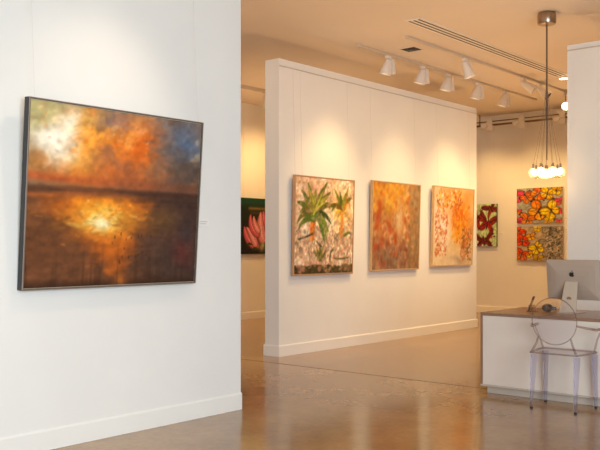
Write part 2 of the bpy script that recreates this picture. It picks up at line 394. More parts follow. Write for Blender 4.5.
def paint_palms():
    P = Paint(130, 140, (226,190,156)); h, w = P.h, P.w
    n = fbm(h, w, 9, 9, 5)
    P.mix((198,150,122), np.clip((n-0.54)*6, 0, 0.7)); P.mix((246,230,204), np.clip((0.47-n)*7, 0, 0.9))
    P.blob((252,214,128), 0.72, 0.36, 0.28, 0.22, 0.8)
    P.blob((214,170,138), 0.3, 0.2, 0.3, 0.22, 0.5)
    P.blob((250,238,214), 0.55, 0.47, 0.16, 0.13, 0.85); P.blob((246,232,214), 0.14, 0.52, 0.14, 0.1, 0.7)
    r = np.random.default_rng(8)
    for k in range(260):
        c = [(214,140,118),(248,236,216),(168,146,124),(232,176,138),(140,118,96),(250,226,196)][int(r.integers(6))]
        P.dab(c, r.random(), 0.44+0.46*r.random(), 0.010+0.022*r.random(), 0.006+0.012*r.random(), 0.6, r.random()*3)
    for k in range(60):      # thin stems and cracks
        u = r.random(); v = 0.42+0.42*r.random(); l = 0.05+0.1*r.random()
        P.stroke((124,102,74), (u, v), (u+r.normal(0,0.03), v+l/2), (u+r.normal(0,0.04), v+l), 0.0045, 0.0045, 0.6)
    P.mix((70,60,30), np.clip((P.v-0.905+0.05*(fbm(h, w, 3, 14, 9)-0.5))/0.012, 0, 1))
    for u0, rw in ((0.08,0.05),(0.15,0.03),(0.42,0.03),(0.52,0.035),(0.60,0.02),(0.80,0.02)): P.dab((196,134,112), u0, 0.95, rw, 0.026+0.01*r.random(), 0.7, r.random())
    for k in range(16): P.dab([(96,88,40),(44,40,22),(120,96,60)][k % 3], r.random(), 0.93+0.06*r.random(), 0.03, 0.01, 0.6)
    P.stroke((216,120,40), (0.29,0.42), (0.285,0.52), (0.285,0.63), 0.036, 0.036, 0.95)
    P.stroke((178,92,36), (0.31,0.42), (0.305,0.52), (0.31,0.60), 0.010, 0.010, 0.7)
    P.stroke((226,140,52), (0.80,0.36), (0.795,0.46), (0.79,0.60), 0.024, 0.024, 0.95)
    for q, (c, k) in enumerate((((88,98,36),1.0),((128,128,52),0.86))):
        leafset(P, c, 0.30, 0.42, [(-0.10*k,-0.36*k,-0.03,-0.2),(0.03,-0.30*k,0.0,-0.15),(0.22*k,-0.38*k,0.06,-0.2),(0.28*k,-0.28*k,0.1,-0.18),(-0.20*k,-0.28*k,-0.06,-0.16),
            (-0.27*k,-0.16*k,-0.10,-0.14),(0.33*k,-0.13*k,0.14,-0.2),(-0.05,-0.26*k,-0.03,-0.1),(0.12,-0.26*k,0.06,-0.1),(-0.22*k,-0.06*k,-0.1,-0.14)], 0.054-0.018*q)
    leafset(P, (78,92,34), 0.30, 0.42, [(-0.27,0.06,-0.16,-0.12),(-0.24,0.11,-0.14,-0.02),(0.30,0.05,0.16,-0.12),(0.26,0.14,0.16,-0.06)], 0.044)
    leafset(P, (88,118,42), 0.40, 0.44, [(0.12,0.20,0.12,0.0),(0.09,0.23,0.05,0.06)], 0.040)
    leafset(P, (168,160,52), 0.30, 0.38, [(0.02,-0.27,0,-0.1),(0.17,-0.26,0.06,-0.12),(-0.18,-0.14,-0.08,-0.1),(0.24,-0.14,0.1,-0.12)], 0.014)
    leafset(P, (122,122,36), 0.80, 0.34, [(-0.15,-0.24,-0.05,-0.12),(-0.05,-0.22,-0.02,-0.1),(0.11,-0.28,0.04,-0.13),(0.17,-0.16,0.08,-0.14),(-0.19,0.0,-0.1,-0.14),
        (0.05,-0.2,0.02,-0.1),(-0.24,-0.06,-0.10,-0.1)], 0.036)
    leafset(P, (206,156,46), 0.80, 0.35, [(0.14,-0.10,0.07,-0.12),(-0.14,0.08,-0.12,-0.06),(0.14,0.12,0.12,-0.02),(0.10,-0.2,0.05,-0.1),(-0.1,0.12,-0.08,0.0)], 0.020)
    leafset(P, (96,94,42), 0.42, 0.86, [(-0.11,-0.12,-0.05,-0.04),(-0.07,-0.16,-0.03,-0.08),(0.0,-0.18,0,-0.08),(0.07,-0.17,0.03,-0.08),(0.11,-0.11,0.06,-0.04),(-0.04,-0.09,-0.02,-0.05)], 0.022)
    P.stroke((60,58,36), (0.06,0.64), (0.18,0.62), (0.29,0.58), 0.010, 0.010, 0.9)
    P.stroke((72,70,40), (0.66,0.84), (0.8,0.86), (0.96,0.83), 0.010, 0.008, 0.9)
    P.stroke((92,86,50), (0.60,0.88), (0.59,0.76), (0.65,0.75), 0.012, 0.012, 0.9)
    P.stroke((96,116,40), (0.84,0.60), (0.9,0.56), (0.97,0.57), 0.018, 0.010, 0.9)
    P.stroke((64,62,40), (0.36,0.66), (0.40,0.70), (0.46,0.72), 0.012, 0.010, 0.8)
    P.blur(2, 0.85); P.mix((196,150,112), np.clip((fbm(h, w, 26, 26, 71, 2)-0.56)*5, 0, 0.45)); P.speck(0.22, 33, 34)
    return P

def paint_gold():
    P = Paint(110, 120, (210,150,90)); h, w = P.h, P.w; r = np.random.default_rng(3)
    P.mix((158,124,96), np.clip((P.v-0.55)/0.4, 0, 1)*0.9)
    P.mix((172,136,92), np.clip((P.u-0.72)/0.25, 0, 1)*0.8)
    P.blob((244,176,56), 0.36, 0.12, 0.36, 0.22, 0.95)
    for k in range(620):
        u, v = r.random(), r.random()
        if v < 0.34 and u < 0.72: c = [(250,186,44),(236,146,36),(252,206,100),(220,108,40),(230,164,84)][int(r.integers(5))]
        elif u > 0.78: c = [(176,130,76),(206,152,92),(150,118,84),(190,164,124)][int(r.integers(4))]
        elif v < 0.68: c = [(214,98,36),(244,202,144),(226,142,60),(190,76,36),(250,220,166),(184,128,84),(226,160,90)][int(r.integers(7))]
        else: c = [(180,80,44),(158,134,110),(222,172,130),(140,110,86),(206,132,78),(176,150,118),(156,70,44)][int(r.integers(7))]
        P.dab(c, u, v, 0.014+0.024*r.random(), 0.018+0.042*r.random(), 0.5, r.normal(0, 0.5))
    for u0, v0, l in ((0.56,0.32,0.2),(0.52,0.50,0.2),(0.60,0.44,0.2)): P.blob((250,220,166), u0, v0, 0.045, l*0.6, 0.75)
    for u0, v0 in ((0.14,0.30),(0.10,0.42),(0.36,0.52),(0.48,0.64),(0.2,0.68),(0.06,0.74)): P.blob((204,70,28), u0, v0, 0.045, 0.075, 0.75)
    for k in range(90):
        c = [(110,78,56),(250,214,150),(216,92,34)][int(r.integers(3))]
        P.dab(c, r.random(), 0.3+0.7*r.random(), 0.010, 0.014+0.016*r.random(), 0.45, r.normal(0, 0.6))
    P.blur(3, 0.85); P.speck(0.10, 12, 18); return P

def paint_white_orange():
    P = Paint(110, 120, (250,222,178)); h, w = P.h, P.w; r = np.random.default_rng(6)
    wx = (fbm(h, w, 4, 4, 61, 3)-0.5)*0.3; wy = (fbm(h, w, 4, 4, 62, 3)-0.5)*0.3; W = (wx, wy)
    P.blob((255,248,232), 0.28, 0.42, 0.20, 0.32, 1.0, W)
    P.blob((228,156,84), 0.88, 0.12, 0.2, 0.14, 0.85, W)
    P.blob((240,134,10), 0.70, 0.38, 0.27, 0.23, 1.0, W)
    P.blob((222,92,4), 0.60, 0.33, 0.17, 0.10, 0.95, W)
    P.blob((232,150,60), 0.42, 0.10, 0.3, 0.12, 0.6, W)
    P.blob((246,164,26), 0.62, 0.58, 0.10, 0.20, 0.95, W)
    P.blob((238,160,74), 0.90, 0.52, 0.10, 0.2, 0.7, W)
    P.blob((250,214,164), 0.42, 0.84, 0.26, 0.06, 0.9, W, rot=-0.6)
    P.blob((186,158,130), 0.66, 0.95, 0.2, 0.06, 0.85, W)
    P.blob((190,98,40), 0.86, 0.72, 0.09, 0.14, 0.8, W)
    for k in range(820):
        z = r.random()
        if z < 0.32: u, v, c = 0.06+0.64*r.random(), 0.02+0.24*r.random(), [(214,88,20),(240,160,40),(170,76,36),(255,244,214),(250,204,70)][int(r.integers(5))]
        elif z < 0.62: u, v, c = 0.04+0.30*r.random(), 0.24+0.64*r.random(), [(220,104,60),(240,160,90),(204,76,48),(255,250,236),(250,196,110)][int(r.integers(5))]
        elif z < 0.80: u, v, c = 0.7+0.28*r.random(), 0.52+0.42*r.random(), [(150,84,40),(214,100,34),(246,196,130),(116,80,46)][int(r.integers(4))]
        else: u, v, c = 0.45+0.45*r.random(), 0.22+0.5*r.random(), [(250,168,50),(244,140,20),(222,100,14),(255,190,70)][int(r.integers(4))]
        P.dab(c, u, v, 0.009+0.020*r.random()**2, 0.010+0.022*r.random()**2, 0.62, r.random()*3)
    P.blur(1, 0.8); P.speck(0.06, 14, 20); return P

def butterfly(P, u, v, s, rot, c1, c2, ink=(58,36,24), line=True, asp=1.0):
    ca, sa = math.cos(rot), math.sin(rot)
    def at(x, y): return (u+(x*ca-y*sa)*s, v+(x*sa+y*ca)*s*asp)
    wings = ((0.56,-0.42,0.64,0.40,-0.55,c1),(0.44,0.40,0.46,0.40,0.6,c2))
    for sg in (-1, 1):
        for (x, y, a, b, q, c) in wings:
            p = at(sg*x, y); P.dab(ink, p[0], p[1], a*s*1.04, b*s*asp*1.02, 0.9, rot+sg*q)
    for sg in (-1, 1):
        for (x, y, a, b, q, c) in wings:
            p = at(sg*x*0.97, y*0.97); P.dab(c, p[0], p[1], a*s*0.92, b*s*asp*0.88, 0.96, rot+sg*q)
            lt = tuple(min(255, t*1.14+14) for t in c)
            for j in range(4):
                pp = at(sg*(x+random.uniform(-0.25,0.3)), y+random.uniform(-0.2,0.2)); P.dab(lt, pp[0], pp[1], 0.15*s, 0.10*s*asp, 0.6, rot)
        if line:
            for (x, y) in ((1.0,-0.75),(0.75,0.5)):
                P.stroke(ink, at(sg*0.25, y*0.2), at(sg*x*0.5, y*0.55), at(sg*x, y), 0.035*s, 0.035*s, 0.5)
            for j in range(2):      # dark wing tips
                pp = at(sg*(1.05+0.1*j), -0.75+0.35*j); P.dab(ink, pp[0], pp[1], 0.13*s, 0.11*s*asp, 0.8, rot)
    a, b = at(0, -0.5), at(0, 0.6); P.stroke(ink, a, ((a[0]+b[0])/2, (a[1]+b[1])/2), b, 0.055*s, 0.055*s, 0.9)

def paint_red_butterflies():
    P = Paint(70, 120, (206,226,158)); P.speck(0.15, 2, 8)
    rd = (176,38,26); dk = (122,32,26); ik = (66,20,18)
    butterfly(P, 0.02, 0.34, 0.34, 0.6, rd, rd, ink=ik, asp=0.6)
    butterfly(P, 0.55, 0.46, 0.42, 0.25, (142,34,28), rd, ink=ik, asp=0.52)
    butterfly(P, 0.72, 0.11, 0.36, -0.5, dk, (150,44,32), ink=ik, asp=0.42)
    butterfly(P, 0.36, 0.86, 0.48, -0.12, (146,34,28), dk, ink=ik, asp=0.36)
    P.blur(1, 0.7); P.speck(0.26, 3, 26); return P

def paint_bright_butterflies():
    P = Paint(120, 90, (172,170,158)); P.speck(0.14, 7, 10)
    pk = (236,62,108); og = (244,124,20); yl = (252,200,18)
    butterfly(P, 0.00, 0.22, 0.14, 0.2, pk, (226,66,120), asp=1.7)
    butterfly(P, 0.23, 0.27, 0.13, -0.6, (226,106,40), og, asp=1.35)
    butterfly(P, 0.02, 0.66, 0.08, 0.2, pk, og, asp=1.2)
    butterfly(P, 0.23, 0.90, 0.17, 0.3, og, (248,140,40), asp=1.2)
    butterfly(P, 0.02, 0.92, 0.10, 0.1, pk, (190,50,110), asp=1.2)
    butterfly(P, 0.46, 0.20, 0.15, 1.0, (236,104,24), (244,146,36), asp=1.5)
    butterfly(P, 0.48, 0.66, 0.22, 0.6, (246,132,16), (252,164,26), asp=1.3)
    butterfly(P, 0.68, 0.17, 0.15, 0.3, yl, (246,184,24), asp=1.35)
    butterfly(P, 0.88, 0.10, 0.10, 0.2, (244,176,30), yl, asp=1.6)
    butterfly(P, 0.76, 0.66, 0.20, -0.75, (254,208,20), yl, asp=1.35)
    butterfly(P, 0.70, 0.95, 0.10, 0.3, yl, (244,180,30), asp=1.0)
    butterfly(P, 0.95, 0.40, 0.10, -0.2, pk, (230,90,80), asp=1.3)
    butterfly(P, 0.99, 0.68, 0.07, 0.3, (220,60,90), pk, asp=1.3)
    butterfly(P, 0.94, 0.96, 0.09, 0.0, pk, og, asp=0.9)
    P.blur(1, 0.7); P.speck(0.24, 8, 30); return P

def paint_half_butterflies():
    P = Paint(120, 90, (190,164,132)); P.speck(0.12, 17, 10)
    rd = (238,66,16); og = (246,156,26); yl = (254,206,12)
    P.mix((170,150,126), np.clip((P.u-0.55)/0.03, 0, 1))
    butterfly(P, 0.04, 0.14, 0.13, 0.7, rd, (240,90,26), asp=1.35)
    butterfly(P, 0.13, 0.40, 0.17, 0.1, rd, (228,60,20), asp=1.3)
    butterfly(P, 0.31, 0.30, 0.10, -0.3, og, (246,176,26), asp=1.2)
    butterfly(P, 0.45, 0.06, 0.09, 0.1, yl, yl, asp=1.2)
    butterfly(P, 0.44, 0.64, 0.15, -0.5, yl, (254,210,20), asp=1.4)
    butterfly(P, 0.10, 0.84, 0.16, 0.35, rd, (244,110,24), asp=1.3)
    butterfly(P, 0.28, 0.83, 0.07, -0.5, og, yl, asp=1.5)
    butterfly(P, 0.46, 0.92, 0.11, 0.2, (226,178,24), (206,160,40), asp=1.0)
    r = np.random.default_rng(9)
    for (u, v, s, q) in ((0.70,0.12,0.14,0.7),(0.90,0.20,0.15,-0.7),(0.66,0.46,0.14,-0.5),(0.90,0.52,0.13,0.6),(0.72,0.82,0.15,0.9),(0.93,0.84,0.12,-0.4)):
        butterfly(P, u, v, s, q, (150,138,124), (182,164,142), ink=(70,66,64), asp=1.3)
    for k in range(110):
        u = 0.58+0.40*r.random(); v = r.random(); a = -0.9+r.normal(0, 0.5); l = 0.05+0.07*r.random(); q = 0.005+0.006*r.random()
        P.stroke([(66,64,64),(206,190,168),(112,106,100),(188,166,138)][k % 4], (u, v), (u+l*math.cos(a)*0.5, v+l*math.sin(a)*0.6), (u+l*math.cos(a), v+l*math.sin(a)), q, q, 0.8)
    P.blur(1, 0.7); P.speck(0.22, 18, 30); return P

def paint_flowers():
    P = Paint(110, 110, (22,26,18)); h, w = P.h, P.w
    P.mix((16,84,62), np.clip((0.16-P.v)/0.08, 0, 1)*0.9)
    P.mix((20,60,40), np.clip((0.5-P.v)/0.4, 0, 1)*0.5)
    P.mix((150,116,62), np.exp(-((P.v-0.185)/0.028)**2)*np.clip((P.u-0.18)/0.05, 0, 1)*0.85)
    P.mix((96,70,40), np.exp(-((P.v-0.26)/0.03)**2)*np.clip((P.u-0.22)/0.05, 0, 1)*0.6)
    def petal(p0, p1, p2, r, c):
        P.stroke(tuple(t*0.62 for t in c), p0, p1, p2, r*1.15, r*0.5, 1.0); P.stroke(c, p0, p1, p2, r*0.9, r*0.36, 0.95)
        P.stroke(tuple(min(255, t*1.12+26) for t in c), p0, p1, p2, r*0.30, r*0.12, 0.7)
    pk = (214,96,112); lp = (232,140,146); dp = (176,52,74)
    for (cu, cv, k) in ((0.86,0.70,1.0),(0.58,0.72,1.05)):
        for (du, dv, c) in ((-0.14,-0.36,dp),(0.14,-0.40,dp),(0.02,-0.46,pk),(-0.08,-0.44,lp)):
            petal((cu, cv), (cu+du*1.1*k, cv+dv*0.4*k), (cu+du*0.7*k, cv+dv*k), 0.115*k, c)
    petal((0.40,0.84), (0.14,0.76), (0.10,0.52), 0.10, pk); petal((0.38,0.82), (0.30,0.64), (0.16,0.53), 0.085, lp)
    petal((0.44,0.64), (0.22,0.52), (0.26,0.30), 0.085, pk); petal((0.46,0.58), (0.34,0.46), (0.34,0.33), 0.07, lp)
    for (u, v, q) in ((0.18,0.84,0.4),(0.32,0.92,-0.3),(0.55,0.86,0.2),(0.72,0.9,0.1)):
        P.stroke((44,62,30), (u, v), (u+0.05, v-0.05), (u+0.14, v+0.02*q), 0.03, 0.01, 0.8)
    P.blob((206,186,120), 0.55, 0.88, 0.08, 0.08, 0.85); P.blob((236,226,180), 0.58, 0.84, 0.03, 0.03, 0.7)
    P.speck(0.12, 28); return P

def canvas_mesh(P, w, h, tone=0.93):
    """grid in local x (-w/2..w/2), z (0..h) at y=0, coloured per vertex"""
    nx, ny = P.w, P.h
    xs = np.linspace(-w/2, w/2, nx); zs = np.linspace(h, 0, ny)
    X, Z = np.meshgrid(xs, zs); co = np.stack([X, np.zeros_like(X), Z], -1).reshape(-1, 3)
    i = np.arange(ny*nx).reshape(ny, nx)
    q = np.stack([i[1:, :-1], i[1:, 1:], i[:-1, 1:], i[:-1, :-1]], -1).reshape(-1, 4)
    me = bpy.data.meshes.new('canvas'); me.from_pydata(co.tolist(), [], q.tolist())
    c = np.clip(P.a*tone, 0, 255).reshape(-1, 3)/255.0
    lin = np.where(c <= 0.04045, c/12.92, ((c+0.055)/1.055)**2.4)
    at = me.color_attributes.new('paint', 'FLOAT_COLOR', 'POINT')
    at.data.foreach_set('color', np.concatenate([lin, np.ones((len(lin), 1))], 1).astype(np.float32).ravel())
    return me

PAINTM = mat_paint('oil_paint')
def painting(label, P, base, rz, w, h, depth, tilt, fmat, fw, edge=None, wires=None, rail_z=3.7, box_canvas=False, group=None, tone=0.93):
    """base: bottom centre of the FRONT face; local -y faces the room, +y the wall"""
    t = thing('painting', label, 'painting', base, (tilt, 0, rz), group)
    inset = fw+0.004 if not box_canvas else 0.0
    me = canvas_mesh(P, w-2*inset, h-2*inset, tone); me.materials.append(PAINTM)
    cv = bpy.data.objects.new('canvas', me); COL.objects.link(cv); cv.parent = t
    cv.location = (0, 0.006 if not box_canvas else 0.0, inset)
    if box_canvas:
        obj('stretcher', boxm(-w/2, w/2, 0.001, depth, 0, h), M['canvas_edge'] if edge is None else edge, t)
    else:
        bm = bmesh.new()
        for a in ((-w/2, -w/2+fw, 0, h), (w/2-fw, w/2, 0, h), (-w/2+fw, w/2-fw, 0, fw), (-w/2+fw, w/2-fw, h-fw, h)):
            box(bm, a[0], a[1], 0.0 if edge is None else 0.004, depth, a[2], a[3], bev=0.0015)
        obj('frame', bm, fmat, t)
        if edge is not None:      # paler front lip
            bm = bmesh.new(); e = fw*0.9
            for a in ((-w/2, -w/2+e, 0, h), (w/2-e, w/2, 0, h), (-w/2+e, w/2-e, 0, e), (-w/2+e, w/2-e, h-e, h)):
                box(bm, a[0], a[1], -0.003, 0.0035, a[2], a[3], bev=0.001)
            obj('frame_lip', bm, edge, t)
        obj('backing_board', boxm(-w/2+fw, w/2-fw, 0.009, depth-0.004, fw, h-fw), M['canvas_edge'], t)
    if wires:
        Mt = Matrix.Translation(base) @ Matrix.Rotation(rz, 4, 'Z') @ Matrix.Rotation(tilt, 4, 'X'); inv = Mt.inverted()
        for x, wall_off in wires:
            lo = Vector((x, depth-0.004, h-0.05)); top_w = Matrix.Translation(base) @ Matrix.Rotation(rz, 4, 'Z') @ Vector((x, wall_off, rail_z-base[2]))
            mid_w = Mt @ Vector((x, depth-0.002, h+0.01))
            pts = [lo, inv @ mid_w, inv @ top_w]
            obj('hanging_wire', tube(bmesh.new(), pts, 0.0011, 6), M['wire'], t)
    return t

RZ = PI/2
painting('large sunset seascape in orange and brown, thin black frame, alone on the near left wall', paint_sunset(),
         (-4.990, 3.802, 1.103), RZ, 1.543, 1.278, 0.058, math.atan2(0.093, 1.275), M['blackframe'], 0.011, M['silver'],
         [(-0.70, 0.058), (0.765, 0.058)], 4.1, tone=1.0)
painting('square painting of green palm trees on pale pink, nearest on the middle partition', paint_palms(),
         (-7.018, 8.748, 1.016), RZ, 1.268, 1.296, 0.046, math.atan2(0.036, 1.3), M['wood2'], 0.016, None, [(-0.59, 0.046), (-0.45, 0.046), (0.555, 0.046)], 3.675, tone=1.02)
painting('gold and rust abstract painting in wood frame, between the palms and the white-and-orange abstract', paint_gold(),
         (-7.018, 10.451, 1.040), RZ, 1.272, 1.303, 0.046, math.atan2(0.036, 1.3), M['wood'], 0.016, None, [(-0.60, 0.046), (0.56, 0.046)], 3.675, tone=0.88)
painting('white and orange speckled abstract painting at the far end of the middle partition', paint_white_orange(),
         (-7.018, 12.115, 1.072), RZ, 1.298, 1.286, 0.046, math.atan2(0.045, 1.3), M['wood'], 0.016, None, [(-0.46, 0.046), (0.57, 0.046)], 3.675, tone=0.90)
painting('narrow upright canvas of dark red butterflies on pale green, on the back wall', paint_red_butterflies(),
         (-8.412, 15.900, 1.395), 0, 0.455, 0.880, 0.046, 0.0, None, 0, M['dark'], [(-0.16, 0.046), (0.16, 0.046)], 4.1, True)
painting('pink, orange and yellow butterfly canvas on grey, upper of the pair on the back wall', paint_bright_butterflies(),
         (-7.250, 15.900, 1.862), 0, 0.962, 0.704, 0.046, 0.0, None, 0, M['canvas_edge'], [(-0.40, 0.046), (0.40, 0.046)], 4.1, True)
painting('butterfly canvas coloured on the left, grey on the right, lower of the back wall pair', paint_half_butterflies(),
         (-7.242, 15.900, 1.105), 0, 0.972, 0.686, 0.0497, 0.0, None, 0, M['canvas_edge'], None, 4.1, True)
painting('dark painting of pink flowers in the far left room, half hidden by the middle partition', paint_flowers(),
         (-11.098, 11.845, 1.247), RZ, 1.067, 1.067, 0.046, 0.0, None, 0, M['black'], [(-0.4, 0.046), (0.4, 0.046)], 4.1, True)

# small captions beside the pictures
def caption(label, loc, rz, w, h):
    t = thing('wall_caption', label, 'caption card', loc, (0, 0, rz))
    obj('card', boxm(-w/2, w/2, -0.006, 0.0005, 0, h, bev=0.001), M['card'], t)
    bm = bmesh.new()
    for k in range(2): box(bm, -w*0.42, w*(0.3-0.12*k), -0.0068, -0.0059, h*(0.62-0.28*k), h*(0.70-0.28*k))
    obj('print_lines', bm, M['ink'], t)
caption('small white caption card right of the sunset painting', (-5.0548, 4.725, 1.558), RZ, 0.105, 0.062)
caption('tiny caption card right of the red and green butterfly canvas', (-8.10, 15.9495, 1.628), 0, 0.12, 0.045)
caption('tiny caption card right of the upper butterfly canvas', (-6.70, 15.9495, 1.92), 0, 0.07, 0.05)
caption('tiny caption card right of the lower butterfly canvas', (-6.70, 15.9495, 1.70), 0, 0.07, 0.05)

# ------------------------------------------------------------------ ceiling fittings
def track(label, a, b, drop=0.035):
    a, b = Vector(a), Vector(b); d = b-a; L = d.length; rz = math.atan2(d.y, d.x)
    t = thing('lighting_track', label, 'lighting track', a, (0, 0, rz))
    obj('rail', boxm(0, L, -0.018, 0.018, -drop, -0.001, bev=0.003), M['grey_metal'], t)
    obj('slot', boxm(0.03, L-0.03, -0.007, 0.007, -drop-0.0012, -drop+0.0005), M['grey_metal'], t)
    obj('feed_cap', boxm(-0.05, 0.0, -0.018, 0.018, -drop, -0.001, bev=0.003), M['grey_metal'], t)
    return t
track('long ceiling lighting track nearest the middle partition', (-6.74, 9.15, CEIL), (-6.74, 14.66, CEIL))
track('long ceiling lighting track between the middle partition and the slot air vent', (-5.99, 9.22, CEIL), (-5.99, 14.6, CEIL))
track('ceiling lighting track in the far left room above the flower painting', (-9.93, 7.0, CEIL), (-9.93, 14.5, CEIL), 0.06)
def wall_track(label, x0, x1):
    t = thing('lighting_track', label, 'lighting track', (x0, 15.681, 3.93))
    L = x1-x0
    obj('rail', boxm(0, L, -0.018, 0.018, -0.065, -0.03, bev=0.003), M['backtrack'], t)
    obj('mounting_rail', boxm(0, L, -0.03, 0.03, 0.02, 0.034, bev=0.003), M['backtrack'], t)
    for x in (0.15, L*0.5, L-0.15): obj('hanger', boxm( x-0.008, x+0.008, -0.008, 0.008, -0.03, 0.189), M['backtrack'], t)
wall_track('suspended lighting track running along the back wall', -8.60, -5.4)

def rot_to(d):
    return Vector((0, 0, -1)).rotation_difference(Vector(d).normalized()).to_matrix().to_4x4()

LAMPS = []
def spotlight(label, x, y, z, aim, drop=0.085, L=0.21, r0=0.042, r1=0.085, lens='lens_dim', light=None, group=None, driver=True, dside=1):
    """track spotlight: adapter and tapered gear box on the track, yoke, flared head aimed along aim"""
    t = thing('track_spotlight', label, 'spotlight', (x, y, z), (0, 0, 0), group)
    obj('adapter', boxm(-0.022, 0.022, -0.05, 0.05, -0.045, -0.0005, bev=0.004), M['white_metal'], t)
    if driver:
        bm = bmesh.new()
        prism(bm, [(-0.028, -0.04), (0.028, -0.04), (0.050, -0.25), (-0.050, -0.25)], -0.03, 0.03, Matrix.Translation((0.01, 0.075*dside, 0)))
        obj('gear_box', bm, M['white_metal'], t)
    obj('yoke', tube(bmesh.new(), [(0,0,-0.04), (0,0,-drop)], 0.011, 8), M['grey_metal'], t)
    d = Vector(aim).normalized()
    mt = Matrix.Translation((0, 0, -drop)) @ rot_to(d) @ Matrix.Translation((0, 0, 0.03))
    bm = bmesh.new()
    lathe(bm, [(0.004, 0.0), (r0*0.86, 0.0), (r0, -0.012), (r1, -L), (r1*0.90, -L), (r1*0.86, -L+0.02), (0.004, -L+0.025)], 24, mt, cap=True)
    head = obj('head', bm, M['white_metal'], t, True)
    bm = bmesh.new(); lathe(bm, [(0.002, -L+0.012), (r1*0.85, -L+0.012), (r1*0.82, -L+0.018), (0.002, -L+0.018)], 24, mt)
    obj('lens', bm, M[lens], head)
    if light:
        p = Vector((x, y, z-drop)) + d*(L+0.0)
        LAMPS.append((p, d, light))
    return t

WARM = (1.0, 0.66, 0.29)
def aimv(x, y, z, tx, ty, tz): return (tx-x, ty-y, tz-z)
# track beside the middle partition: five washers
T1 = [(9.84, 'first spotlight, nearest the camera, on the track beside the middle partition', 8.75), (10.74, 'second spotlight from the camera on the track beside the middle partition', 10.45),
      (11.48, 'third spotlight from the camera on the track beside the middle partition', 11.3), (12.44, 'fourth spotlight from the camera on the track beside the middle partition', 12.1),
      (13.40, 'fifth and farthest spotlight on the track beside the middle partition', 12.9)]
for k, (y, lab, ty) in enumerate(T1):
    spotlight(lab, -6.74, y, CEIL-0.035, (-0.30, -0.10, -1), light=None, group='spotlights beside the middle partition')
T2 = [(10.68, 'white flared spotlight pointing down on the second ceiling track, nearest the camera there', (0.28, 0.25, -1), 1),
      (12.55, 'white spotlight turned right on the second track, left of the two with dark mouths', (0.75, 0.35, -0.55), 1),
      (13.16, 'white spotlight turned right beside the pendant cord, right of the two with dark mouths', (0.75, 0.10, -0.75), 1)]
for y, lab, a, ds in T2:
    spotlight(lab, -5.99, y, CEIL-0.035, a, lens='dark' if y > 11 else 'lens_dim', group='spotlights on the second ceiling track', driver=y < 11, L=0.23, dside=ds)
spotlight('brightly glowing spotlight facing the camera at the edge of the right partition', -5.99, 14.20, CEIL-0.035, (0.52, -1.0, -0.35), drop=0.22, L=0.16, r1=0.075, lens='lens',
          driver=False, group='spotlights on the second ceiling track')
spotlight('spotlight in the far left room seen past the left wall edge', -9.93, 10.75, CEIL-0.06, (-0.5, 0.3, -1), group=None)
# back wall track: white boxes with small heads
def box_spot(label, x):
    t = thing('track_spotlight', label, 'spotlight', (x, 15.60, 3.8645), (0, 0, 0), 'box spotlights on the back wall track')
    obj('gear_box', boxm(-0.055, 0.055, -0.05, 0.05, -0.115, -0.0005, bev=0.006), M['white_metal'], t)
    obj('cover', boxm(-0.058, 0.058, -0.075, -0.032, -0.0004, 0.13, bev=0.006), M['white_metal'], t)
    mt = Matrix.Translation((-0.06, -0.05, 0.03)) @ rot_to((-0.8, 0.1, -0.35))
    bm = bmesh.new(); lathe(bm, [(0.004, 0), (0.035, 0), (0.055, -0.12), (0.048, -0.12), (0.044, -0.105), (0.004, -0.10)], 20, mt)
    hd = obj('head', bm, M['white_metal'], t, True)
    bm = bmesh.new(); lathe(bm, [(0.002, -0.106), (0.043, -0.106), (0.042, -0.111), (0.002, -0.111)], 20, mt)
    obj('lens', bm, M['grey_metal'], hd)
box_spot('white box spotlight on the back track next to the end of the middle partition', -8.16)
box_spot('white box spotlight in the middle of the back track, left of the pendant cord', -7.46)
box_spot('white box spotlight on the back track half hidden by the right partition', -6.62)

# linear slot diffuser in the ceiling
t = thing('ceiling_vent', 'long pale slot air vent with dark slots let into the ceiling', 'air vent', (-5.50, 8.52, CEIL))
obj('frame', boxm(-0.115, 0.115, 0, 4.42, -0.010, -0.0008, bev=0.002), M['white_metal'], t)
for k in range(3):
    obj('slot', boxm(-0.078+0.066*k, -0.054+0.066*k, 0.05, 4.37, -0.0112, -0.0098), M['dark'], t)
bm = bmesh.new()
t = thing('ceiling_downlight', 'bright recessed downlight at the far end of the slot air vent', 'ceiling light', (-5.56, 13.12, CEIL))
lathe(bm, [(0.07, -0.001), (0.10, -0.001), (0.10, -0.012), (0.07, -0.016)], 24, cap=False); obj('trim_ring', bm, M['white_metal'], t, True)
bm = bmesh.new(); lathe(bm, [(0.002, -0.004), (0.072, -0.004), (0.072, -0.009), (0.002, -0.009)], 24); obj('lamp_face', bm, M['lens'], t)
t = thing('ceiling_vent', 'small dark square opening in the ceiling between the two lighting tracks', 'ceiling opening', (-6.35, 9.83, CEIL))
bm = bmesh.new()
for a in ((-0.13,0.13,-0.13,-0.115),(-0.13,0.13,0.115,0.13),(-0.13,-0.115,-0.115,0.115),(0.115,0.13,-0.115,0.115)): box(bm, *a, -0.008, -0.0006)
obj('frame', bm, M['ceil'], t)
obj('recess', boxm(-0.115, 0.115, -0.115, 0.115, -0.003, -0.0007), M['dark'], t)
bm = bmesh.new(); lathe(bm, [(0.002,-0.003),(0.06,-0.003),(0.05,-0.016),(0.002,-0.018)], 20); obj('fitting', bm, M['black'], t)

